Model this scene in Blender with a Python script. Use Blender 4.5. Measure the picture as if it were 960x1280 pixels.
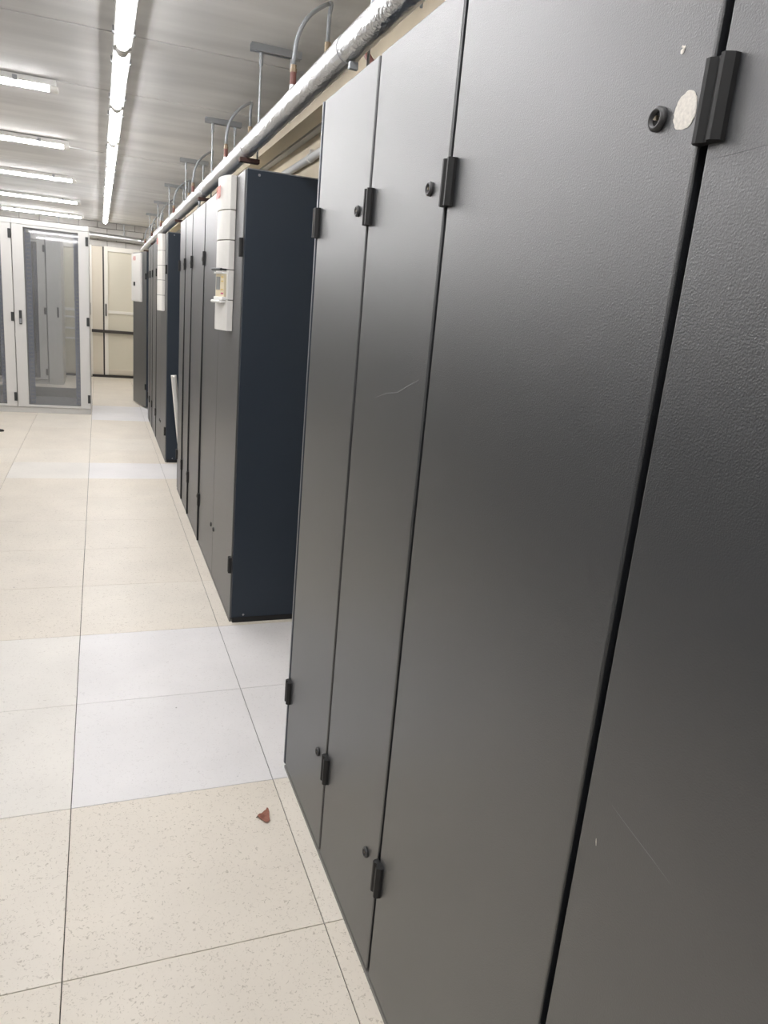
import bpy, bmesh, math, random
from mathutils import Vector, Matrix

for o in list(bpy.data.objects):
    bpy.data.objects.remove(o, do_unlink=True)
scene = bpy.context.scene
COL = scene.collection
random.seed(7)

# ------------------------------------------------------------------ camera
F_PX, YAW, PITCH, ROLL, CAM_H = 913.02, 0.38299, -0.260403, 0.091013, 1.470186
cy, sy, cp, sp, cr, sr = (math.cos(YAW), math.sin(YAW), math.cos(PITCH), math.sin(PITCH),
                          math.cos(ROLL), math.sin(ROLL))
fwd = Vector((sy * cp, cy * cp, sp)); right = Vector((cy, -sy, 0)); up = right.cross(fwd)
r2 = right * cr + up * sr; u2 = up * cr - right * sr
cam_data = bpy.data.cameras.new('camera')
cam_data.sensor_fit = 'VERTICAL'; cam_data.sensor_height = 36.0
cam_data.lens = 36.0 * F_PX / 1280.0
cam_data.clip_start = 0.02; cam_data.clip_end = 100
cam = bpy.data.objects.new('camera', cam_data); COL.objects.link(cam)
M3 = Matrix((r2, u2, -fwd)).transposed()
cam.matrix_world = Matrix.Translation((0, 0, CAM_H)) @ M3.to_4x4()
scene.camera = cam

# ------------------------------------------------------------------ world, exposure
w = bpy.data.worlds.new('world'); scene.world = w; w.use_nodes = True
w.node_tree.nodes['Background'].inputs[0].default_value = (0.75, 0.8, 0.9, 1)
w.node_tree.nodes['Background'].inputs[1].default_value = 0.1
scene.view_settings.view_transform = 'Standard'
scene.view_settings.look = 'None'
scene.view_settings.gamma = 1.0
scene.view_settings.use_curve_mapping = False
scene.view_settings.exposure = 0.85
LAMP = 26.0          # emission of the fluorescent diffusers

# ------------------------------------------------------------------ materials
def lin(c):
    return tuple((v / 255 / 12.92) if v / 255 <= 0.04045 else ((v / 255 + 0.055) / 1.055) ** 2.4 for v in c)

MAT = {}
def mat(name, rgb, rough=0.5, ior=None, metal=0.0, spec=0.5, emit=0, var=0.0, vscale=(8, 8, 8), bump=0.0, bscale=300.0,
        bdist=0.001, raw=False):
    if name in MAT: return MAT[name]
    m = bpy.data.materials.new(name); m.use_nodes = True
    nt = m.node_tree; n = nt.nodes; b = n['Principled BSDF']
    c = rgb if raw else lin(rgb)
    b.inputs['Base Color'].default_value = (*c, 1)
    b.inputs['Roughness'].default_value = rough
    b.inputs['Metallic'].default_value = metal
    if ior: b.inputs['IOR'].default_value = ior
    b.inputs['Specular IOR Level'].default_value = spec
    if emit:
        b.inputs['Emission Color'].default_value = (*c, 1)
        b.inputs['Emission Strength'].default_value = emit
    geo = n.new('ShaderNodeNewGeometry')
    if var:
        mp = n.new('ShaderNodeMapping'); mp.inputs['Scale'].default_value = vscale
        nt.links.new(geo.outputs['Position'], mp.inputs[0])
        t = n.new('ShaderNodeTexNoise'); t.inputs['Scale'].default_value = 1; t.inputs['Detail'].default_value = 5
        nt.links.new(mp.outputs[0], t.inputs['Vector'])
        r = n.new('ShaderNodeMapRange'); r.inputs[1].default_value = 0.3; r.inputs[2].default_value = 0.7
        r.inputs[3].default_value = 1 - var; r.inputs[4].default_value = 1 + var
        nt.links.new(t.outputs[0], r.inputs[0])
        x = n.new('ShaderNodeVectorMath'); x.operation = 'SCALE'; x.inputs[0].default_value = c
        nt.links.new(r.outputs[0], x.inputs['Scale']); nt.links.new(x.outputs[0], b.inputs['Base Color'])
    if bump:
        t = n.new('ShaderNodeTexNoise'); t.inputs['Scale'].default_value = bscale; t.inputs['Detail'].default_value = 2
        nt.links.new(geo.outputs['Position'], t.inputs['Vector'])
        bp = n.new('ShaderNodeBump'); bp.inputs['Strength'].default_value = bump
        bp.inputs['Distance'].default_value = bdist
        nt.links.new(t.outputs[0], bp.inputs['Height']); nt.links.new(bp.outputs[0], b.inputs['Normal'])
    MAT[name] = m
    return m

def tile_mat(name, base, fleck, amount=0.55):
    m = bpy.data.materials.new(name); m.use_nodes = True
    nt = m.node_tree; n = nt.nodes; b = n['Principled BSDF']; L = nt.links.new
    geo = n.new('ShaderNodeNewGeometry')
    def noise(scale, detail, rough=0.5, dist=0.0):
        t = n.new('ShaderNodeTexNoise'); t.inputs['Scale'].default_value = scale
        t.inputs['Detail'].default_value = detail; t.inputs['Roughness'].default_value = rough
        t.inputs['Distortion'].default_value = dist
        L(geo.outputs['Position'], t.inputs['Vector']); return t
    f1 = noise(105, 1.5, 0.5, 1.6)
    rr = n.new('ShaderNodeMapRange'); rr.inputs[1].default_value = 0.60; rr.inputs[2].default_value = 0.72
    rr.inputs[3].default_value = 0; rr.inputs[4].default_value = amount
    L(f1.outputs[0], rr.inputs[0])
    f2 = noise(3.0, 4)
    r2_ = n.new('ShaderNodeMapRange'); r2_.inputs[1].default_value = 0.3; r2_.inputs[2].default_value = 0.7
    r2_.inputs[3].default_value = 0.95; r2_.inputs[4].default_value = 1.04
    L(f2.outputs[0], r2_.inputs[0])
    f3 = noise(26, 2)                                           # sparse dark specks
    r3 = n.new('ShaderNodeMapRange'); r3.inputs[1].default_value = 0.765; r3.inputs[2].default_value = 0.80
    r3.inputs[3].default_value = 0; r3.inputs[4].default_value = 0.6
    L(f3.outputs[0], r3.inputs[0])
    mx = n.new('ShaderNodeMix'); mx.data_type = 'RGBA'
    mx.inputs['A'].default_value = (*lin(base), 1); mx.inputs['B'].default_value = (*lin(fleck), 1)
    L(rr.outputs[0], mx.inputs['Factor'])
    mx2 = n.new('ShaderNodeMix'); mx2.data_type = 'RGBA'; mx2.inputs['B'].default_value = (0.12, 0.1, 0.08, 1)
    L(r3.outputs[0], mx2.inputs['Factor']); L(mx.outputs['Result'], mx2.inputs['A'])
    sc = n.new('ShaderNodeVectorMath'); sc.operation = 'SCALE'
    L(mx2.outputs['Result'], sc.inputs[0]); L(r2_.outputs[0], sc.inputs['Scale'])
    L(sc.outputs[0], b.inputs['Base Color'])
    b.inputs['Roughness'].default_value = 0.38
    b.inputs['Specular IOR Level'].default_value = 0.45
    MAT[name] = m; return m

tile_mat('tile_cream', (225, 217, 203), (176, 166, 148), 0.75)
tile_mat('tile_cream_light', (228, 221, 208), (182, 172, 156), 0.75)
tile_mat('tile_pale', (229, 225, 217), (196, 190, 181), 0.6)
tile_mat('tile_white', (229, 227, 226), (204, 201, 199), 0.55)
mat('subfloor', (60, 55, 50), 0.9)
mat('paint', (0.012, 0.014, 0.017), 0.38, ior=2.4, raw=True, bump=0.7, bscale=480, bdist=0.0006)
mat('paint_side', (0.022, 0.032, 0.047), 0.5, spec=0.4, raw=True, bump=0.15, bscale=420, bdist=0.0005)
mat('gasket', (0.006, 0.007, 0.009), 0.6, raw=True)
mat('plinth', (0.012, 0.013, 0.015), 0.6, raw=True)
mat('edge_metal', (150, 152, 155), 0.35, metal=0.6)
mat('sill', (122, 120, 116), 0.5)
mat('hinge', (0.016, 0.016, 0.016), 0.5, spec=0.35, raw=True)
mat('lockring', (0.05, 0.05, 0.05), 0.4, raw=True)
mat('lockhole', (0.006, 0.006, 0.006), 0.5, raw=True)
mat('brass', (112, 104, 88), 0.4, metal=0.8)
mat('residue', (225, 220, 210), 0.8, var=0.12, vscale=(300, 300, 300))
mat('scratch', (136, 138, 138), 0.6)
mat('scratch_dark', (70, 70, 72), 0.6)
mat('cover', (222, 220, 214), 0.45)
mat('cover_groove', (120, 118, 112), 0.6)
mat('lcd', (140, 142, 140), 0.2)
mat('keypad', (222, 210, 180), 0.5)
mat('key_amber', (215, 190, 110), 0.5)
mat('key_pink', (190, 90, 120), 0.5)
mat('logo_red', (205, 120, 110), 0.6)
mat('dark_plastic', (50, 52, 52), 0.4)
mat('white_plastic', (238, 238, 234), 0.35)
mat('concrete', (222, 222, 221), 0.85, var=0.14, vscale=(0.7, 4.0, 1), bump=0.25, bscale=40, bdist=0.003)
mat('concrete_gap', (120, 117, 112), 0.95)
mat('wall_cream', (226, 214, 190), 0.8, var=0.05, vscale=(2, 3, 6))
mat('wall_grey', (196, 196, 194), 0.85, var=0.04)
mat('beam', (220, 208, 184), 0.75, var=0.06, vscale=(6, 3, 6))
mat('brick', (196, 193, 188), 0.8, var=0.08, vscale=(9, 9, 9))
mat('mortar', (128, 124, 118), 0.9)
mat('galv', (176, 180, 184), 0.45, metal=0.55)
mat('foil', (208, 209, 210), 0.34, metal=1.0, bump=0.8, bscale=70, bdist=0.006)
mat('foil_plain', (205, 206, 207), 0.4, metal=0.7)
mat('hose', (158, 162, 166), 0.5)
mat('copper', (118, 74, 66), 0.55)
mat('fitting', (150, 132, 108), 0.5, metal=0.3)
mat('rust', (78, 54, 48), 0.75)
mat('lamp_body', (222, 222, 218), 0.5)
mat('lamp_cap', (232, 230, 224), 0.4)
mat('lamp_glow', (1.0, 0.985, 1.0), 0.5, emit=LAMP, raw=True)
mat('rack', (206, 205, 202), 0.45)
mat('rack_dark', (150, 150, 152), 0.5)
mat('rack_inside', (176, 176, 174), 0.6)
mat('rail', (196, 204, 228), 0.5)
mat('trunking', (206, 207, 206), 0.5)
mat('rail_rung', (222, 224, 230), 0.5)
mat('door_cream', (218, 213, 196), 0.45)
mat('door_frame', (236, 233, 224), 0.45)
mat('dark_strip', (66, 62, 58), 0.6)
mat('panel_pink', (222, 214, 198), 0.55)
mat('leaf', (146, 96, 78), 0.75, var=0.15, vscale=(150, 150, 150))
mat('leaf_dark', (84, 58, 50), 0.8)
mat('rubber', (46, 42, 38), 0.6)

def glass_mat():
    m = bpy.data.materials.new('glass'); m.use_nodes = True
    nt = m.node_tree; n = nt.nodes; n.clear(); L = nt.links.new
    out = n.new('ShaderNodeOutputMaterial')
    t = n.new('ShaderNodeBsdfTransparent'); t.inputs[0].default_value = (0.80, 0.81, 0.82, 1)
    g = n.new('ShaderNodeBsdfGlossy'); g.inputs['Roughness'].default_value = 0.03
    f = n.new('ShaderNodeFresnel'); f.inputs[0].default_value = 1.5
    mx = n.new('ShaderNodeMixShader')
    df = n.new('ShaderNodeBsdfDiffuse'); df.inputs[0].default_value = (0.45, 0.45, 0.45, 1)
    dm = n.new('ShaderNodeMixShader'); dm.inputs[0].default_value = 0.16      # dust film
    L(t.outputs[0], dm.inputs[1]); L(df.outputs[0], dm.inputs[2])
    L(f.outputs[0], mx.inputs[0]); L(dm.outputs[0], mx.inputs[1]); L(g.outputs[0], mx.inputs[2])
    L(mx.outputs[0], out.inputs[0]); MAT['glass'] = m
glass_mat()

# ------------------------------------------------------------------ helpers
def box(bm, x0, x1, y0, y1, z0, z1):
    v = [bm.verts.new(p) for p in ((x0, y0, z0), (x1, y0, z0), (x1, y1, z0), (x0, y1, z0),
                                   (x0, y0, z1), (x1, y0, z1), (x1, y1, z1), (x0, y1, z1))]
    for f in ((0, 3, 2, 1), (4, 5, 6, 7), (0, 1, 5, 4), (1, 2, 6, 5), (2, 3, 7, 6), (3, 0, 4, 7)):
        bm.faces.new([v[i] for i in f])
    return v

def rings(bm, R, cap=True, closed=True):
    vs = [[bm.verts.new(p) for p in r] for r in R]
    n = len(vs[0])
    for a, b in zip(vs, vs[1:]):
        for i in range(n if closed else n - 1):
            j = (i + 1) % n
            bm.faces.new((a[i], a[j], b[j], b[i]))
    if cap:
        bm.faces.new(vs[0][::-1]); bm.faces.new(vs[-1])

def tube(bm, pts, r, seg=10, cap=True):
    pts = [Vector(p) for p in pts]
    rr = r if isinstance(r, (list, tuple)) else [r] * len(pts)
    R = []; ref = None
    for i, p in enumerate(pts):
        d = (pts[min(i + 1, len(pts) - 1)] - pts[max(i - 1, 0)]).normalized()
        if ref is None:
            ref = d.orthogonal().normalized()
        ref = (ref - d * ref.dot(d)).normalized()
        b = d.cross(ref)
        R.append([p + (ref * math.cos(a) + b * math.sin(a)) * rr[i]
                  for a in [2 * math.pi * k / seg for k in range(seg)]])
    rings(bm, R, cap)

def prism_z(bm, poly, z0, z1):
    rings(bm, [[(x, y, z0) for x, y in poly], [(x, y, z1) for x, y in poly]])

def finish(bm):
    bmesh.ops.recalc_face_normals(bm, faces=bm.faces[:])

def obj(name, bm, m, parent=None, bevel=0.0, smooth=False, seg=2, kind=None):
    finish(bm)
    if bevel:
        bmesh.ops.bevel(bm, geom=bm.edges[:], offset=bevel, segments=seg, profile=0.5, affect='EDGES', clamp_overlap=True)
    me = bpy.data.meshes.new(name); bm.to_mesh(me); bm.free()
    me.materials.append(MAT[m])
    if smooth:
        for p in me.polygons: p.use_smooth = True
    o = bpy.data.objects.new(name, me); COL.objects.link(o)
    if parent: o.parent = parent
    if kind: o['kind'] = kind
    return o

def bx(name, m, dims, parent=None, bevel=0.0, kind=None):
    bm = bmesh.new(); box(bm, *dims)
    return obj(name, bm, m, parent, bevel, kind=kind)

def link_mesh(name, me, parent=None, loc=(0, 0, 0), rot=(0, 0, 0), kind=None):
    o = bpy.data.objects.new(name, me); COL.objects.link(o)
    o.location = loc; o.rotation_euler = rot
    if parent: o.parent = parent
    if kind: o['kind'] = kind
    return o

def tag(o, label, cat, group=None):
    o['label'] = label; o['category'] = cat
    if group: o['group'] = group
    return o

def thing(name, label, cat, loc=(0, 0, 0), group=None):
    o = bpy.data.objects.new(name, None); COL.objects.link(o); o.location = loc
    o.empty_display_size = 0.1
    return tag(o, label, cat, group)

def copy_tree(o, parent=None):
    c = o.copy(); COL.objects.link(c); c.parent = parent
    for ch in list(o.children): copy_tree(ch, c)
    return c

def bez(p0, p1, p2, p3, n=14):
    out = []
    for i in range(n + 1):
        t = i / n; s = 1 - t
        out.append(Vector(p0) * s ** 3 + Vector(p1) * 3 * s * s * t + Vector(p2) * 3 * s * t * t + Vector(p3) * t ** 3)
    return out

# ------------------------------------------------------------------ floor
X_A, Y_0, T = -0.0924, 1.40696, 0.6
XL, XR, YB, YF, H = -6.2, 1.30, 14.17, -2.6, 2.60
floor = bx('floor', 'subfloor', (XL, XR, YF, YB, -0.05, -0.004)); floor['kind'] = 'structure'
floor['label'] = 'raised access floor of cream speckled square tiles'
def tile_mesh(m):
    bm = bmesh.new(); g = 0.0011; e = 0.0007
    box(bm, g, T - g, g, T - g, -0.004, 0.0)
    bmesh.ops.recalc_face_normals(bm, faces=bm.faces[:])
    top = [ed for ed in bm.edges if all(v.co.z > -0.001 for v in ed.verts)]
    bmesh.ops.bevel(bm, geom=top, offset=e, segments=1, affect='EDGES')
    me = bpy.data.meshes.new('floor_tile'); bm.to_mesh(me); bm.free(); me.materials.append(MAT[m]); return me
tiles = {k: tile_mesh(k) for k in ('tile_cream', 'tile_cream_light', 'tile_pale', 'tile_white')}
for i in range(-5, 3):
    for k in range(-4, 22):
        x, y = X_A + T * i, Y_0 + T * k
        if x + T > XR + 0.13 or y + T > YB + 0.35: continue
        m = random.choice(('tile_cream', 'tile_cream', 'tile_cream_light'))
        if k in (1, 2): m = 'tile_white' if i >= 0 else ('tile_pale' if i == -1 else m)
        if k == 8: m = 'tile_white' if i >= 0 else ('tile_pale' if i == -1 else m)
        if k in (13, 14): m = 'tile_white' if i >= 0 else m
        if y + T > YB or x + T > XR:
            bm = bmesh.new(); box(bm, x + .0013, min(x + T, XR) - .0013, y + .0013, min(y + T, YB) - .0013, -0.004, 0)
            obj('floor_tile', bm, m, floor)
        else:
            link_mesh('floor_tile', tiles[m], floor, (x, y, 0))

bx('floor_field', 'tile_cream', (XL, X_A - 5 * T - .001, YF, YB, -0.004, 0.0), floor)
bx('floor_field', 'tile_cream', (X_A - 5 * T + .001, XR, YF, Y_0 - 4 * T - .001, -0.004, 0.0), floor)
# ------------------------------------------------------------------ ceiling of concrete slabs
ceil = bx('ceiling', 'concrete_gap', (XL, XR, YF, YB, H + 0.012, H + 0.10)); ceil['kind'] = 'structure'
ys = [3.97 + 1.08 * k for k in range(-6, 10)]
ys = [YF] + [y for y in ys if YF + 0.1 < y < YB - 0.1] + [YB]
for n_, (a, b) in enumerate(zip(ys, ys[1:])):
    d = random.uniform(0, 0.004)
    bx('ceiling_slab', 'concrete', (XL, XR, a + 0.0065, b - 0.0065, H - d, H + 0.012), ceil, 0.003)

# ------------------------------------------------------------------ walls
def struct(o, label=None):
    o['kind'] = 'structure'
    if label: o['label'] = label
    return o
struct(bx('wall_left', 'wall_grey', (XL - 0.1, XL, YF, YB, 0, H)))
wp = struct(bx('wall_reflection_block', 'paint_side', (-1.95, -1.30, YF, 5.9, 0, 1.30)), 'unseen low dark block added across the aisle for the door reflections')  # added out of view so the near doors reflect a dark mass
for k in range(14):
    bx('reflection_block_panel', 'paint_side', (-1.30, -1.285, YF + 0.02 + 0.6 * k, YF + 0.61 + 0.6 * k, 0.02, 1.29), wp, 0.002)
struct(bx('wall_right', 'wall_cream', (XR, XR + 0.1, YF, YB, 0, H)))
struct(bx('wall_front', 'wall_grey', (XL, XR, YF - 0.1, YF, 0, H)))
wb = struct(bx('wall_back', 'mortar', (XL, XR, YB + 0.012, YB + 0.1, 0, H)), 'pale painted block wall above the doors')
bm = bmesh.new(); box(bm, -0.146, 0.146, 0, 0.014, -0.046, 0.046)
obj_b = obj('brick', bm, 'brick', wb, 0.004); obj_b.location = (XL + 0.15, YB - 0.002, 2.55)
brick_me = obj_b.data
for row in range(4):
    z = 2.55 - 0.1 * row
    x = -1.65 + (0.15 if row % 2 else 0)
    while x < XR - 0.15:
        link_mesh('brick', brick_me, wb, (x, YB - 0.002 + random.uniform(0, .003), z)); x += 0.30
bx('wall_field', 'wall_grey', (XL, -1.85, YB, YB + 0.012, 0, H), wb)

# ------------------------------------------------------------------ doors and panels in the back wall
def back_door(name, x0, x1, handle_x, label):
    d = bx(name, 'door_cream', (x0 + 0.05, x1 - 0.05, YB - 0.045, YB + 0.01, 0.03, 2.16)); struct(d, label)
    bm = bmesh.new()
    box(bm, x0, x0 + 0.06, YB - 0.07, YB + 0.01, 0, 2.21); box(bm, x1 - 0.06, x1, YB - 0.07, YB + 0.01, 0, 2.21)
    box(bm, x0 + 0.06, x1 - 0.06, YB - 0.07, YB + 0.01, 2.13, 2.21)
    obj('door_frame', bm, 'door_frame', d, 0.004)
    bx('mid_rail', 'door_frame', (x0 + 0.06, x1 - 0.06, YB - 0.06, YB - 0.04, 1.10, 1.15), d, 0.004)
    bx('bottom_rail', 'panel_pink', (x0 + 0.06, x1 - 0.06, YB - 0.06, YB - 0.04, 0.04, 0.13), d, 0.004)
    bm = bmesh.new(); hx = handle_x
    tube(bm, [(hx, YB - 0.07, 1.06), (hx, YB - 0.12, 1.06), (hx, YB - 0.12, 1.25), (hx, YB - 0.07, 1.25)], 0.012, 8)
    obj('handle', bm, 'dark_plastic', d)
    return d
back_door('door_1', 0.095, 0.95, 0.12, 'cream door with white frame at the end of the aisle')
back_door('door_2', -0.97, -0.10, -0.08 - 0.06, 'cream door behind the grey rack')
for z in (0.62, 0.79, 0.98, 1.10):
    bx('white_strip', 'white_plastic', (-0.55, -0.28, YB - 0.062, YB - 0.045, z, z + 0.03), bpy.data.objects['door_2'], 0.003)  # plain white strips on the door, visible through the rack glass
struct(bx('trim_1', 'panel_pink', (-0.10, 0.07, YB - 0.03, YB + 0.01, 0, 2.2)), 'plain pinkish cream wall panel beside the cream door')
struct(bx('trim_2', 'dark_strip', (-0.115, 0.95, YB - 0.10, YB - 0.072, 0.765, 0.815)), 'dark horizontal bumper strip across the cream doors')
struct(bx('baseboard_back', 'dark_strip', (-0.115, 0.95, YB - 0.09, YB - 0.072, 0.0, 0.035)), 'dark base strip under the cream doors')
struct(bx('trim_3', 'dark_strip', (0.07, 0.095, YB - 0.025, YB + 0.01, 0, 2.2)), 'dark gap strip beside the cream door frame')

# ------------------------------------------------------------------ cabinets
def hinge_mesh():
    bm = bmesh.new()
    # two leaf profile, x is out of the door (negative is towards the aisle), y along the row
    poly = [(0.001, 0.016), (-0.007, 0.016), (-0.013, 0.012), (-0.013, 0.007), (-0.008, 0.001),
            (-0.009, -0.004), (-0.014, -0.008), (-0.014, -0.013), (-0.006, -0.018), (0.001, -0.018)]
    prism_z(bm, poly, -0.0375, 0.0375)
    finish(bm)
    me = bpy.data.meshes.new('hinge'); bm.to_mesh(me); bm.free(); me.materials.append(MAT['hinge']); return me
def lock_meshes():
    R = []
    for x, r in ((0.001, 0.0125), (-0.004, 0.0125), (-0.0065, 0.0105), (-0.0065, 0.0085), (-0.002, 0.0075)):
        R.append([(x, r * math.cos(a), r * math.sin(a)) for a in [2 * math.pi * k / 20 for k in range(20)]])
    bm = bmesh.new(); rings(bm, R); finish(bm)
    me = bpy.data.meshes.new('lock'); bm.to_mesh(me); bm.free(); me.materials.append(MAT['lockring'])
    for i, p in enumerate(me.polygons): p.use_smooth = len(p.vertices) == 4
    me.materials.append(MAT['lockhole'])
    me.polygons[len(me.polygons) - 1].material_index = 1
    bm = bmesh.new()
    tube(bm, [(-0.0025, 0, 0), (-0.006, 0, 0)], [0.0035, 0.0030], 3)
    box(bm, -0.0035, -0.0022, -0.006, -0.004, -0.005, 0.001)
    finish(bm)
    m2 = bpy.data.meshes.new('lock_core'); bm.to_mesh(m2); bm.free(); m2.materials.append(MAT['brass'])
    return me, m2
HINGE = hinge_mesh(); LOCK, LOCK_CORE = lock_meshes()
HZ = (1.6975, 0.286)

def make_door(parent, xf, ya, yb, hinge_y, lock_y, name='door', hs=0.011):
    """door slab between ya<yb with its front at xf; hinges straddle hinge_y, locks at lock_y"""
    bm = bmesh.new(); box(bm, xf, xf + 0.022, ya, yb, 0.016, 2.0)
    d = obj(name, bm, 'paint', parent, 0.003)
    for z in HZ:
        if hinge_y is not None: link_mesh('hinge', HINGE, d, (xf, hinge_y - hs, z))
        if lock_y is not None:
            link_mesh('lock', LOCK, d, (xf, lock_y, z)); link_mesh('lock_core', LOCK_CORE, d, (xf, lock_y, z))
    return d

def cabinet(name, label, xf, y0, y1, doors=1, GAP=0.0065, group=None, near_side=False, far_side=False, depth=0.64, lifting=False):
    """cabinet between y0 (near) and y1 (far), front of the doors at x = xf"""
    t = thing(name, label, 'cabinet', (xf, y0, 0), group)
    W = y1 - y0
    a = 0.014 if near_side else 0.0
    b = W - (0.012 if far_side else 0.0)
    bx('body', 'gasket', (0.024, depth, a + 0.0005, b - 0.0005, 0.03, 1.995), t)
    bx('sill', 'sill', (-0.0005, 0.03, a + 0.0005, b - 0.0005, 0.0, 0.010), t)
    bx('plinth', 'plinth', (0.03, depth, a + 0.004, b - 0.004, 0.0, 0.03), t)
    bx('top_panel', 'paint_side', (0.024, depth, a, b, 1.995, 2.0), t)
    if near_side:
        bx('side_panel', 'paint_side', (0.006, depth, -0.004, a, 0.028, 2.0), t, 0.0015)
        bx('side_plinth', 'plinth', (0.012, depth, 0.0, a, 0.0, 0.028), t)
        bx('top_lip', 'edge_metal', (0.006, depth, -0.0045, 0.004, 2.0, 2.004), t)
        for px_, pz in ((0.055, 1.982), (0.062, 0.04)):
            bm = bmesh.new(); tube(bm, [(px_, -0.003, pz), (px_, -0.0065, pz)], [0.006, 0.0045], 10)
            obj('screw', bm, 'edge_metal', t)
    if far_side:
        bx('side_panel', 'paint_side', (0.0, depth, b, W, 0.012, 2.0), t, 0.002)
    if doors == 1:
        make_door(t, 0.0, a + (0.002 if near_side else GAP), b - GAP, b, a + 0.072, hs=0.0165 if GAP > 0.008 else 0.011)
    else:
        mid = (a + b) / 2
        make_door(t, 0.0, a + 0.002, mid - 0.0015, a + 0.022, mid - 0.035)
        make_door(t, 0.0, mid + 0.0015, b - GAP, b, mid + 0.06, hs=0.0165 if GAP > 0.008 else 0.011)
    return t

def logo_mesh(size):
    cu = bpy.data.curves.new('logo_text', 'FONT'); cu.body = 'ABB'; cu.size = size; cu.extrude = 0.0004
    cu.align_x = 'CENTER'; cu.align_y = 'CENTER'
    o = bpy.data.objects.new('logo_text', cu); COL.objects.link(o)
    bpy.context.view_layer.update()
    me = bpy.data.meshes.new_from_object(o.evaluated_get(bpy.context.evaluated_depsgraph_get()))
    bpy.data.objects.remove(o, do_unlink=True)
    me.materials.clear(); me.materials.append(MAT['logo_red']); return me
LOGO = logo_mesh(0.075)

def drive_cover(t, ya, yb, detailed=True):
    """curved white front cover bulging from the door, built in the cabinet's own space"""
    def front(u):           # u 0..1 across the width -> x
        return -0.026 - 0.033 * (1 - (2 * u - 1) ** 2) ** 0.8
    N = 12
    prof = [(-0.001, ya)] + [(front(i / N), ya + (yb - ya) * i / N) for i in range(N + 1)] + [(-0.001, yb)]
    zs = [(1.345, 1.478), (1.482, 1.608), (1.612, 1.733), (1.737, 1.858), (1.862, 2.0)]
    cv = None
    for i, (z0, z1) in enumerate(zs):
        bm = bmesh.new(); prism_z(bm, prof, z0, z1)
        if cv is None:
            cv = obj('drive_cover', bm, 'cover', t, 0.0015, seg=1)
        else:
            obj('cover_panel', bm, 'cover', cv, 0.0015, seg=1)
    bm = bmesh.new()
    prism_z(bm, [(x + 0.006 if x < -0.01 else x, y) for x, y in
                 [(p[0], min(max(p[1], ya + 0.006), yb - 0.006)) for p in prof]], 1.35, 1.99)
    obj('cover_core', bm, 'cover_groove', cv)
    link_mesh('logo', LOGO, cv, (front(0.5) - 0.002, (ya + yb) / 2, 1.935),
              (math.pi / 2, 0, -math.pi / 2))
    if detailed:
        u = 0.20; th = math.radians(15)
        P = Vector((front(u), ya + (yb - ya) * u, 0)); Rz = Matrix.Rotation(th, 4, 'Z'); X4 = Matrix.Translation(P) @ Rz
        def kb(name, m, dims, bevel=0.0):
            bm = bmesh.new(); box(bm, *dims); bmesh.ops.transform(bm, matrix=X4, verts=bm.verts[:])
            return obj(name, bm, m, cv, bevel)
        kb('keypad', 'keypad', (-0.004, 0.02, -0.044, 0.05, 1.492, 1.592), 0.002)
        kb('display', 'lcd', (-0.0055, 0.0, 0.000, 0.042, 1.522, 1.578))
        for z in (1.574, 1.556, 1.520):
            kb('key', 'key_amber', (-0.0058, 0.0, -0.033, -0.013, z, z + 0.006))
        kb('stop_key', 'key_pink', (-0.006, 0.0, -0.036, -0.013, 1.503, 1.510))
        kb('ledge', 'white_plastic', (-0.014, 0.02, -0.044, 0.05, 1.590, 1.598), 0.002)
        kb('lower_ledge', 'white_plastic', (-0.013, 0.02, -0.046, 0.05, 1.478, 1.492), 0.002)
        for nm, m, z in (('handle_bar', 'dark_plastic', 1.609), ('lower_handle_bar', 'white_plastic', 1.471)):
            bm = bmesh.new(); tube(bm, [(-0.016, -0.036, z), (-0.018, 0.055, z)], 0.0065, 10)
            box(bm, -0.016, 0.02, -0.042, -0.030, z - 0.004, z + 0.004)
            bmesh.ops.transform(bm, matrix=X4, verts=bm.verts[:]); obj(nm, bm, m, cv)
    return cv

# front row (largest in the photograph)
XF1 = 0.558
c11 = cabinet('switchgear_cabinet', 'narrow dark grey cabinet at the far end of the nearest row, beside the gap',
              XF1, 1.638, 2.073, 1, 0.0065, 'nearest row of cabinets', far_side=True)
c12 = cabinet('switchgear_cabinet', 'narrow dark grey cabinet with a short curved scratch on its door, nearest row',
              XF1, 1.231, 1.638, 1, 0.0065, 'nearest row of cabinets')
c13 = cabinet('switchgear_cabinet', 'wide dark grey cabinet with a round white residue spot beside its upper lock',
              XF1, 0.635, 1.231, 1, 0.0065, 'nearest row of cabinets')
c14 = cabinet('switchgear_cabinet', 'dark grey cabinet cut off by the right edge of the photo',
              XF1, -0.575, 0.635, 2, 0.0065, 'nearest row of cabinets')
bx('edge_strip', 'edge_metal', (-0.001, 0.02, 0.435 - 0.0055, 0.435 + 0.0005, 0.014, 2.0), c11, 0.001)

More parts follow.
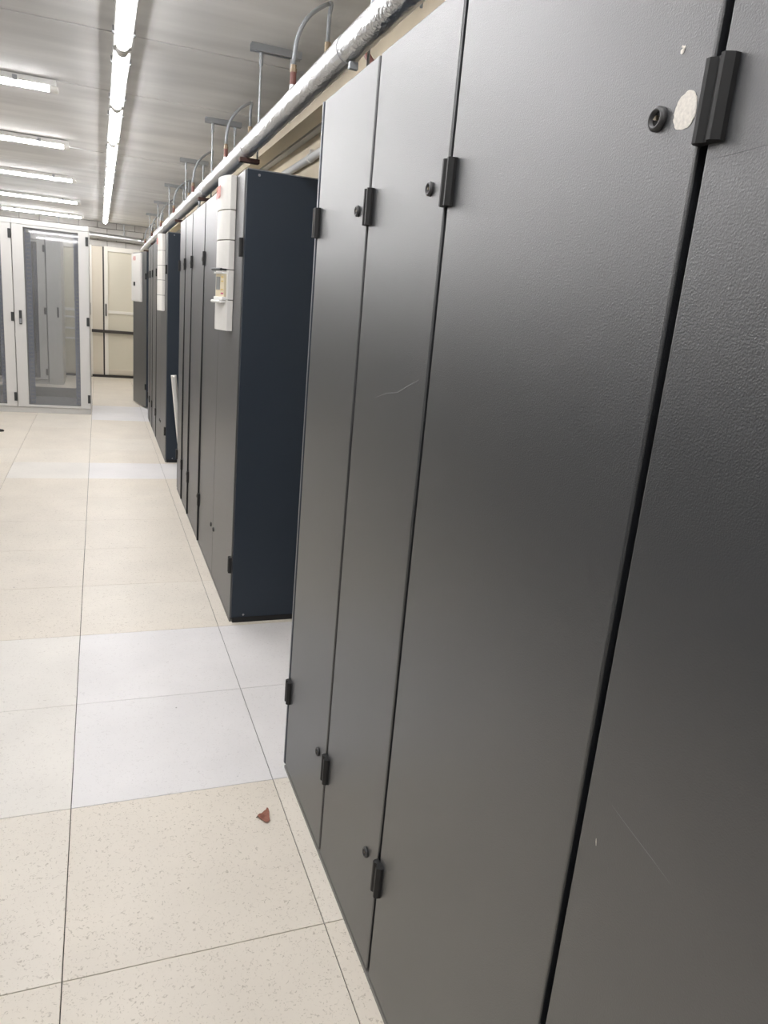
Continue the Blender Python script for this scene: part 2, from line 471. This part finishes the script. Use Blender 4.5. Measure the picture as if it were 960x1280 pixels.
# residue spot, chips and scratches on the near doors (parts of their cabinet)
def mark(t, pts, width, m, name='scratch'):
    """thin raised strip along (y, z) points on the door front, world y"""
    y0 = t.location.y
    bm = bmesh.new(); tube(bm, [(0.0, y - y0, z) for y, z in pts], [width * 0.4] + [width] * (len(pts) - 2) + [width * 0.4], 4)
    return obj(name, bm, m, t)
bm = bmesh.new(); n_ = 40
rs = [0.0182 + random.uniform(-0.0012, 0.0008) for _ in range(n_)]
rings(bm, [[(x, 0.668 - 0.635 + r * 0.9 * math.cos(2 * math.pi * i / n_), 1.698 + r * math.sin(2 * math.pi * i / n_))
            for i, r in enumerate(rs)] for x in (0.0005, -0.0006)])
o = obj('residue_spot', bm, 'residue', c13); o['label'] = 'round white residue spot'
bm = bmesh.new()
for dy, dz, s in ((0, 0, .0028), (-.002, .003, .0018), (.001, .0045, .0012)):
    tube(bm, [(0.0005, 0.688 - 0.635 + dy, 1.757 + dz), (-0.0006, 0.688 - 0.635 + dy, 1.757 + dz)], s, 7)
obj('paint_chip', bm, 'residue', c13)
mark(c12, [(1.497, 1.299), (1.43, 1.317), (1.37, 1.326), (1.32, 1.345), (1.274, 1.361)], 0.0010, 'scratch')
mark(c14, [(0.599, 0.881), (0.598, 0.877), (0.597, 0.872)], 0.0008, 'residue')
mark(c14, [(0.584, 0.939), (0.56, 0.934), (0.534, 0.929), (0.512, 0.925), (0.48, 0.918)], 0.0004, 'scratch')
mark(c14, [(0.62, 1.6455), (0.59, 1.646), (0.54, 1.648)], 0.0004, 'scratch_dark')

# rows farther down the aisle: a wide unit with a drive cover, then three narrower ones
def far_row(xf, y0, cover_detail, ep, grp, names):
    a = cabinet('drive_cabinet', names[0], xf, y0, y0 + 1.234, 2, 0.010, grp, near_side=True)
    drive_cover(a, 0.205, 0.455, cover_detail)
    b = cabinet('switchgear_cabinet', names[1], xf, y0 + 1.234, y0 + 1.842, 1, 0.010, grp)
    bm = bmesh.new(); tube(bm, [(0.03, 0.56, 2.0), (0.03, 0.56, 2.03)], 0.012, 10)
    tube(bm, [(0.03, 0.56 + 0.016 * math.cos(k * math.pi / 6), 2.042 + 0.016 * math.sin(k * math.pi / 6)) for k in range(12)] , 0.006, 8)
    obj('lifting_eye', bm, 'edge_metal', b)
    c = cabinet('switchgear_cabinet', names[2], xf, y0 + 1.842, y0 + 2.252, 1, 0.010, grp)
    d = cabinet('switchgear_cabinet', names[3], xf, y0 + 2.252, y0 + 2.637, 1, 0.010, grp, far_side=True)
    for q in (b, c, d):                     # dark rubber edge profile standing proud of the near door edge
        bm = bmesh.new()
        rings(bm, [[(-p_, 0.0015, z), (-p_, 0.0095, z), (0.02, 0.0095, z), (0.02, 0.0015, z)] for p_, z in ((0.010 * ep, 0.016), (0.009 * ep, 0.9), (0.004 * ep, 1.55), (0.001, 1.99))])
        obj('edge_profile', bm, 'plinth', q)
    return a
far_row(0.565, 3.236, True, 0.9, 'second row of cabinets',
        ('wide dark cabinet with navy side and a white drive cover with keypad display',
         'dark cabinet directly behind the keypad drive cabinet in the second row',
         'third cabinet of the second row, between two narrow dark gaps',
         'last cabinet of the second row, with the cream cover strip leaning at its end'))
far_row(0.555, 6.86, False, 0.5, 'third row of cabinets',
        ('wide dark cabinet with navy side and plain white cover in the third row',
         'dark cabinet directly behind the plain-covered cabinet in the third row',
         'third cabinet of the third row down the aisle',
         'last cabinet of the third row, nearest the door standing ajar'))

# last cabinet with its door ajar
xf, y0 = 0.575, 10.30
t = thing('drive_cabinet', 'dark cabinet at the end of the aisle with its white-covered door standing ajar', 'cabinet', (xf, y0, 0))
bx('body', 'gasket', (0.024, 0.64, 0.0145, 1.2, 0.03, 1.995), t)
bx('plinth', 'plinth', (0.03, 0.64, 0.0, 1.2, 0.0, 0.028), t)
bx('top_panel', 'paint_side', (0.024, 0.64, 0.0145, 1.2, 1.995, 2.0), t)
bx('side_panel', 'paint_side', (0.006, 0.64, -0.004, 0.014, 0.028, 2.0), t, 0.0015)
make_door(t, 0.0, 0.61, 1.19, 1.2, 0.66)
ANG = math.atan2(0.135, 0.63)
dr = bpy.data.objects.new('door', None)
bm = bmesh.new(); box(bm, 0, 0.022, 0.0, 0.64, 0.016, 2.0)
dr = obj('door', bm, 'paint', t, 0.003); dr.location = (0.0, -0.002, 0); dr.rotation_euler = (0, 0, ANG)
bm = bmesh.new(); box(bm, -0.03, -0.0005, 0.17, 0.61, 1.375, 1.985)
cv = obj('door_cover', bm, 'cover', dr, 0.006)
link_mesh('logo', LOGO, dr, (-0.032, 0.46, 1.92), (math.pi / 2, 0, -math.pi / 2))
bx('door_handle', 'dark_plastic', (-0.042, -0.0295, 0.42, 0.475, 1.575, 1.625), dr, 0.004)
link_mesh('hinge', HINGE, dr, (0.002, 0.01, HZ[0])); link_mesh('hinge', HINGE, dr, (0.002, 0.01, HZ[1]))

# thin cream strip leaning at the end of the second row
bm = bmesh.new(); box(bm, -0.012, 0.012, -0.05, 0.05, 0, 0.885)
box(bm, 0.012, 0.03, 0.03, 0.05, 0, 0.885)
o = tag(obj('cover_strip', bm, 'cover', None, 0.002), 'thin cream cover strip leaning at the far end of the second cabinet row', 'strip')
o.location = (0.625, 5.955, 0.003); o.rotation_euler = (0, math.radians(-6.0), 0)

# ------------------------------------------------------------------ server racks on the left
def rack(label, x1, y, wdt=0.80, depth=0.95, group='grey server racks'):
    """x1 is the right edge; front faces the camera at y"""
    t = thing('server_rack', label, 'rack', (x1, y, 0), group)
    w_ = wdt; h = 2.165
    fr = bx('top_band', 'rack', (-w_, 0, 0.0, depth, h - 0.055, h), t, 0.003)
    bx('plinth', 'rack', (-w_, 0, 0.0, depth, 0.0, 0.066), t, 0.003)
    for x in (-w_ + 0.03, -0.03):
        for yy in (0.03, depth - 0.03):
            bx('post', 'rack', (x - 0.025, x + 0.025, yy - 0.012, yy + 0.025, 0.066, h - 0.055), t)
    bx('floor_tray', 'rack_dark', (-w_ + 0.06, -0.06, 0.04, depth - 0.02, 0.066, 0.078), t)
    bx('roof_tray', 'rack_dark', (-w_ + 0.06, -0.06, 0.04, depth - 0.02, h - 0.075, h - 0.056), t)
    bx('side_panel', 'rack', (-w_ + 0.001, -w_ + 0.008, 0.03, depth, 0.066, h - 0.055), t)
    bx('side_panel', 'rack', (-0.008, -0.001, 0.03, depth, 0.066, h - 0.055), t)
    # door: stiles and rails around a pane
    bm = bmesh.new(); zb, zt = 0.072, h - 0.06; a, b = -w_ + 0.004, -0.004
    box(bm, a, a + 0.115, -0.022, 0.0, zb, zt); box(bm, b - 0.108, b, -0.022, 0.0, zb, zt)
    box(bm, a + 0.115, b - 0.108, -0.022, 0.0, zb, zb + 0.026); box(bm, a + 0.115, b - 0.108, -0.022, 0.0, zt - 0.026, zt)
    d = obj('door', bm, 'rack', t, 0.002)
    bx('pane', 'glass', (a + 0.113, b - 0.106, -0.010, -0.006, zb + 0.024, zt - 0.024), d)
    for z in (1.998, 1.10, 0.188):
        bx('hinge', 'dark_plastic', (b - 0.030, b + 0.001, -0.034, -0.021, z - 0.05, z + 0.05), d, 0.003)
    bm = bmesh.new(); box(bm, a + 0.045, a + 0.075, -0.036, -0.021, 1.02, 1.175)
    obj('handle', bm, 'dark_plastic', d, 0.004)
    bx('handle_lever', 'edge_metal', (a + 0.049, a + 0.071, -0.044, -0.035, 1.03, 1.085), d, 0.003)
    # perforated mounting rails
    for x in (-w_ + 0.155, -0.135):
        r = bx('mounting_rail', 'rail', (x - 0.030, x + 0.030, 0.10, 0.115, 0.10, h - 0.09), t)
        bm = bmesh.new(); z = 0.13
        while z < h - 0.12:
            box(bm, x - 0.016, x + 0.020, 0.0965, 0.1005, z, z + 0.014); z += 0.0445
        obj('rail_holes', bm, 'rail_rung', r, kind='stuff')
        bx('rail_bracket', 'white_plastic', (x - 0.015, x + 0.03, 0.06, 0.10, h - 0.135, h - 0.10), r, 0.003)
        bx('rail_flange', 'rail', (x - 0.022, x - 0.016, 0.115, 0.17, 0.10, h - 0.09), r)
    bx('rear_kick_panel', 'rack', (-w_ + 0.06, -0.06, depth - 0.03, depth - 0.02, 0.078, 0.20), t)
    for z in (0.35, 1.1, 1.85):
        for x in (-w_ + 0.03, -0.03):
            bx('depth_strut', 'rack_dark', (x - 0.01, x + 0.01, 0.05, depth - 0.05, z - 0.015, z + 0.015), t)
    return t
rack('light grey glass-door server rack standing at the aisle end of its row', -0.10, 9.60)
rack('light grey glass-door server rack cut off by the left edge of the photo', -0.90, 9.60)
rack('grey glass-door server rack seen through the front rack, standing farther back', -0.735, 12.55, group='racks farther back')
t = thing('cable_cabinet', 'narrow plain grey cabinet seen through the glass of the front rack', 'cabinet', (-0.73, 12.55, 0))
bx('body', 'rack', (0.0, 0.21, 0.0, 0.95, 0.0, 2.165), t, 0.004)
bx('door', 'rack', (0.008, 0.202, -0.016, 0.0, 0.08, 2.10), t, 0.003)
bx('handle', 'dark_plastic', (0.14, 0.165, -0.03, -0.015, 1.02, 1.17), t, 0.003)

# ------------------------------------------------------------------ fluorescent lights
def lamp(label, loc, rotz, grp, length=1.21, hw=0.024, dp=0.018):
    t = thing('ceiling_light', label, 'ceiling light', loc, grp); t.rotation_euler = (0, 0, rotz)
    l = length / 2 - 0.006
    bx('housing', 'lamp_body', (-0.042, 0.042, -l + 0.01, l - 0.01, -0.034, -0.002), t, 0.004)
    bm = bmesh.new()
    prof = [(hw * math.cos(a), -0.0345 - dp * math.sin(a)) for a in [math.pi * k / 10 for k in range(11)]]
    rings(bm, [[(x, y, z) for x, z in prof] for y in (-l + 0.045, l - 0.045)])
    obj('diffuser', bm, 'lamp_glow', t)
    for s in (-1, 1):
        bm = bmesh.new()
        pr = [((hw + 0.003) * math.cos(a), -0.0345 - (dp + 0.004) * math.sin(a)) for a in [math.pi * k / 10 for k in range(11)]]
        y_a, y_b = sorted((s * l, s * (l - 0.046)))
        rings(bm, [[(x, y, z) for x, z in pr] for y in (y_a, y_b)])
        obj('end_cap', bm, 'lamp_cap', t)
        for dx in (-0.048, 0.040):
            bx('clip', 'edge_metal', (dx, dx + 0.008, s * (l - 0.22) - 0.012, s * (l - 0.22) + 0.012, -0.040, -0.012), t)
    return t
ORD = ['nearest', 'second', 'third', 'fourth', 'fifth', 'sixth', 'seventh', 'eighth', 'ninth']
for k in range(-4, 8):
    yc = 4.065 + 1.215 * k + 0.6075
    lab = ('tube light in the line above the aisle, %s one counted from the door end' %
           ['first', 'second', 'third', 'fourth', 'fifth', 'sixth', 'seventh', 'eighth', 'ninth', 'tenth', 'eleventh', 'twelfth'][7 - k])
    lamp(lab, (0.117, yc, H - 0.003), 0, 'line of tube lights above the aisle')
cross = [5.06, 6.94, 8.98, 11.15, 13.30]
for i, y in enumerate(cross):
    lamp('tube light across the ceiling left of the aisle, %s from the camera' % ORD[i],
         (-0.80, y, H - 0.003), math.pi / 2, 'cross tube lights left of the aisle', 1.21, 0.027, 0.025)
for i, y in enumerate([3.0, 1.0, -1.0]):
    lamp('tube light across the ceiling beside or behind the camera, %s from the back wall' % ORD[i],
         (-0.80, y, H - 0.003), math.pi / 2, 'cross tube lights left of the aisle', 1.21, 0.027, 0.025)
for xx, wd in ((-2.6, 'second'), (-4.4, 'third')):
    for i, y in enumerate([-1.0, 1.0, 3.0] + cross):
        lamp('tube light in the %s bank left of the aisle, %s from the camera end' % (wd, ORD[i]),
             (xx, y, H - 0.003), math.pi / 2, 'tube lights over the left half of the room', 1.21)

# ------------------------------------------------------------------ overhead pipes
PX, PR = 0.65, 0.0375
bm = bmesh.new(); pts = []; rr = []
y = -1.5
while y < 12.6:
    pts.append((PX + random.uniform(-.0015, .0015), y, 2.178 - 0.0037 * y + random.uniform(-.0015, .0015)))
    rr.append(PR * random.uniform(0.975, 1.03)); y += 0.06
tube(bm, pts, rr, 20)
p = tag(obj('insulated_pipe', bm, 'foil', None, smooth=True), 'long foil-wrapped silver pipe running above the cabinet fronts', 'pipe')
for k in range(7):
    y = 2.2 + 1.5 * k; bm = bmesh.new(); z = 2.178 - 0.0037 * y
    tube(bm, [(PX, y - 0.025, z), (PX, y + 0.025, z)], PR * 1.05, 20)
    obj('tape_band', bm, 'foil_plain', p, smooth=False)
# rear pipe hung from the rods, mostly hidden behind the foil pipe
RX, RZ = 0.795, 2.345
bm = bmesh.new(); tube(bm, [(RX, -1.5, RZ), (RX, 13.6, RZ)], 0.034, 16)
tag(obj('supply_pipe', bm, 'foil_plain', None, smooth=True), 'plain pipe hung on the rods just behind the foil-wrapped pipe', 'pipe')
# pipe on the back wall with its elbow
bm = bmesh.new()
tube(bm, [(-1.6, YB - 0.10, 2.40), (0.62, YB - 0.10, 2.355)] + bez((0.62, YB - 0.10, 2.355), (0.72, YB - 0.10, 2.353), (0.76, YB - 0.14, 2.35), (0.76, YB - 0.22, 2.345), 8)[1:], 0.048, 14)
p = tag(obj('wall_pipe', bm, 'foil', None, smooth=True), 'pale wrapped pipe running along the back wall above the cream doors', 'pipe')
for x in (-0.6, 0.42):
    bm = bmesh.new(); tube(bm, [(x, YB - 0.10, 2.38), (x, YB - 0.10, H)], 0.008, 6); obj('hanger_rod', bm, 'galv', p)

# ceiling hangers: slotted channel with two threaded rods
HY = [2.15, 3.71, 5.27, 6.87, 8.48, 10.1, 11.7]
for i, y in enumerate(HY):
    t = thing('pipe_hanger', 'galvanised channel hanger with threaded rods above the pipe, %s along from the camera' % ORD[i], 'hanger', (0.765, y, H), 'ceiling pipe hangers')
    bm = bmesh.new()
    box(bm, -0.115, 0.115, -0.0205, 0.0205, -0.006, -0.0015)
    box(bm, -0.115, 0.115, -0.0205, -0.0175, -0.032, -0.006); box(bm, -0.115, 0.115, 0.0175, 0.0205, -0.032, -0.006)
    box(bm, -0.115, 0.115, -0.0175, -0.010, -0.032, -0.029); box(bm, -0.115, 0.115, 0.010, 0.0175, -0.032, -0.029)
    obj('channel', bm, 'galv', t)
    pb = 2.178 - 0.0037 * y - PR * 1.06 - 0.003 - H       # underside of the foil pipe, from the ceiling
    for x, zl in ((-0.067, pb), (0.075, -0.30)):
        bm = bmesh.new(); tube(bm, [(x, 0, -0.01), (x, 0, zl)], 0.0045, 8)
        r = obj('threaded_rod', bm, 'galv', t)
        bm = bmesh.new(); tube(bm, [(x, 0, -0.034), (x, 0, -0.085)], 0.009, 6); obj('coupling_nut', bm, 'galv', r)
    bm = bmesh.new(); box(bm, -0.15 if i else -0.125, -0.058 if i else -0.100, -0.02, 0.02 if i else -0.005, pb - 0.019, pb); obj('cross_bar', bm, 'rust' if i else 'galv', t, 0.002)

# hoses bridging the two pipes
for i in range(7):
    y = 2.86 + 1.53 * i
    z0 = 2.178 - 0.0037 * y + PR
    t = thing('flexible_hose', 'grey flexible hose arching up from a brown fitting on the foil pipe, %s along' % ORD[i], 'hose', (PX + 0.004, y, z0 + 0.0025), 'hoses between the pipes')
    bm = bmesh.new(); tube(bm, [(0, 0, 0), (0, 0, 0.028)], 0.012, 10); obj('base_stub', bm, 'foil_plain', t)
    bm = bmesh.new(); tube(bm, [(0, 0, 0.028), (0, 0, 0.068)], 0.0115, 10); obj('fitting', bm, 'copper', t)
    bm = bmesh.new(); tube(bm, [(0, 0, 0.068), (0, 0, 0.080), (0, 0, 0.081), (0, 0, 0.092)], [0.0125, 0.0125, 0.010, 0.010], 6); obj('hose_nut', bm, 'fitting', t)
    dx = RX - PX - 0.004; zr = RZ - z0 + 0.006
    bm = bmesh.new(); top = (dx - 0.01, 0.07, 0.33)
    path = bez((0, 0, 0.092), (0, 0, 0.20), (0.03, 0.0, 0.26), top, 16)
    tube(bm, path, 0.0078, 8); obj('hose_tube', bm, 'hose', t, smooth=True)
    bm = bmesh.new()
    tube(bm, bez(top, (dx + 0.012, 0.075, 0.345), (dx + 0.002, 0.08, 0.33), (dx, 0.08, 0.30), 6) + [Vector((dx, 0.08, zr + 0.062))], 0.0078, 8)
    obj('hose_drop', bm, 'hose', t, smooth=True)
    bm = bmesh.new(); tube(bm, [(dx, 0.08, zr + 0.0335), (dx, 0.08, zr + 0.065)], 0.012, 8); obj('drop_fitting', bm, 'fitting', t)

# reddish drop pipe between the foil pipe and the cabinet top
bm = bmesh.new(); tube(bm, bez((0.79, 2.50, 2.309), (0.79, 2.48, 2.25), (0.805, 2.42, 2.23), (0.82, 2.37, 2.16), 8) , 0.011, 10)
tag(obj('drop_pipe', bm, 'copper', None, smooth=True), 'short reddish pipe dropping behind the foil-wrapped pipe', 'pipe')

# cream beam and conduits against the right wall
struct(bx('trim_4', 'beam', (1.10, 1.20, YF, YB, 2.508, H)), 'cream beam along the ceiling behind the pipes')
t = bx('cable_tray', 'trunking', (XR - 0.052, XR - 0.002, YF + .01, YB - .01, 2.535, 2.592), None, 0.003)
tag(t, 'pale grey cable trunking along the top of the cream right wall', 'cable tray')
bm = bmesh.new(); tube(bm, [(XR - 0.03, YF + .01, 2.40), (XR - 0.03, YB - .01, 2.40)], 0.024, 12)
p = tag(obj('conduit_pipe', bm, 'trunking', None, smooth=True), 'thin grey conduit clamped to the cream right wall', 'pipe')
for k in range(9):
    y = 0.6 + 1.45 * k; bm = bmesh.new(); tube(bm, [(XR - 0.03, y - 0.012, 2.40), (XR - 0.03, y + 0.012, 2.40)], 0.029, 12)
    box(bm, XR - 0.035, XR - 0.001, y - 0.01, y + 0.01, 2.42, 2.45); obj('clamp', bm, 'white_plastic', p)

# ------------------------------------------------------------------ litter on the floor
outline = [(-0.020, 0.003), (-0.012, 0.012), (-0.004, 0.015), (0.004, 0.022), (0.010, 0.024), (0.015, 0.031),
           (0.018, 0.026), (0.018, 0.010), (0.014, -0.008), (0.013, -0.022), (0.006, -0.030), (-0.002, -0.028),
           (-0.008, -0.016), (-0.015, -0.008)]
bm = bmesh.new()
def lz(x, y): return 0.0012 + 0.006 * abs(x) / 0.02 * (0.5 + 0.5 * math.sin(60 * y + 1)) + 0.004 * (abs(y) / 0.03) ** 2
tp = [bm.verts.new((x, y, lz(x, y) + 0.0008)) for x, y in outline]; bt = [bm.verts.new((x, y, lz(x, y))) for x, y in outline]
ct = bm.verts.new((0.003, 0, 0.0022)); cb = bm.verts.new((0.003, 0, 0.0012))
n_ = len(outline)
for i in range(n_):
    j = (i + 1) % n_
    bm.faces.new((tp[i], tp[j], ct)); bm.faces.new((bt[j], bt[i], cb)); bm.faces.new((tp[j], tp[i], bt[i], bt[j]))
o = tag(obj('dry_leaf', bm, 'leaf'), 'small reddish brown dry leaf lying on the cream floor tile', 'leaf')
o.location = (0.443, 1.833, 0.0)
bm = bmesh.new(); tube(bm, [(-0.016, 0.003, 0.003), (-0.021, 0.004, 0.002), (-0.0235, 0.003, 0.0018)], [0.0018, 0.0012, 0.0008], 6)
obj('leaf_stalk', bm, 'leaf_dark', o)
bm = bmesh.new()
R = [[(0.06 * s * math.cos(a), 0.035 * s * math.sin(a), z) for a in [2 * math.pi * k / 18 for k in range(18)]]
     for z, s in ((0.0, 1.0), (0.012, 1.0), (0.018, 0.85), (0.018, 0.6), (0.012, 0.5))]
rings(bm, R)
o = tag(obj('cable_grommet', bm, 'rubber'), 'small flat dark rubber piece on the floor in front of the racks', 'grommet')
o.location = (-0.975, 8.28, 0.0)
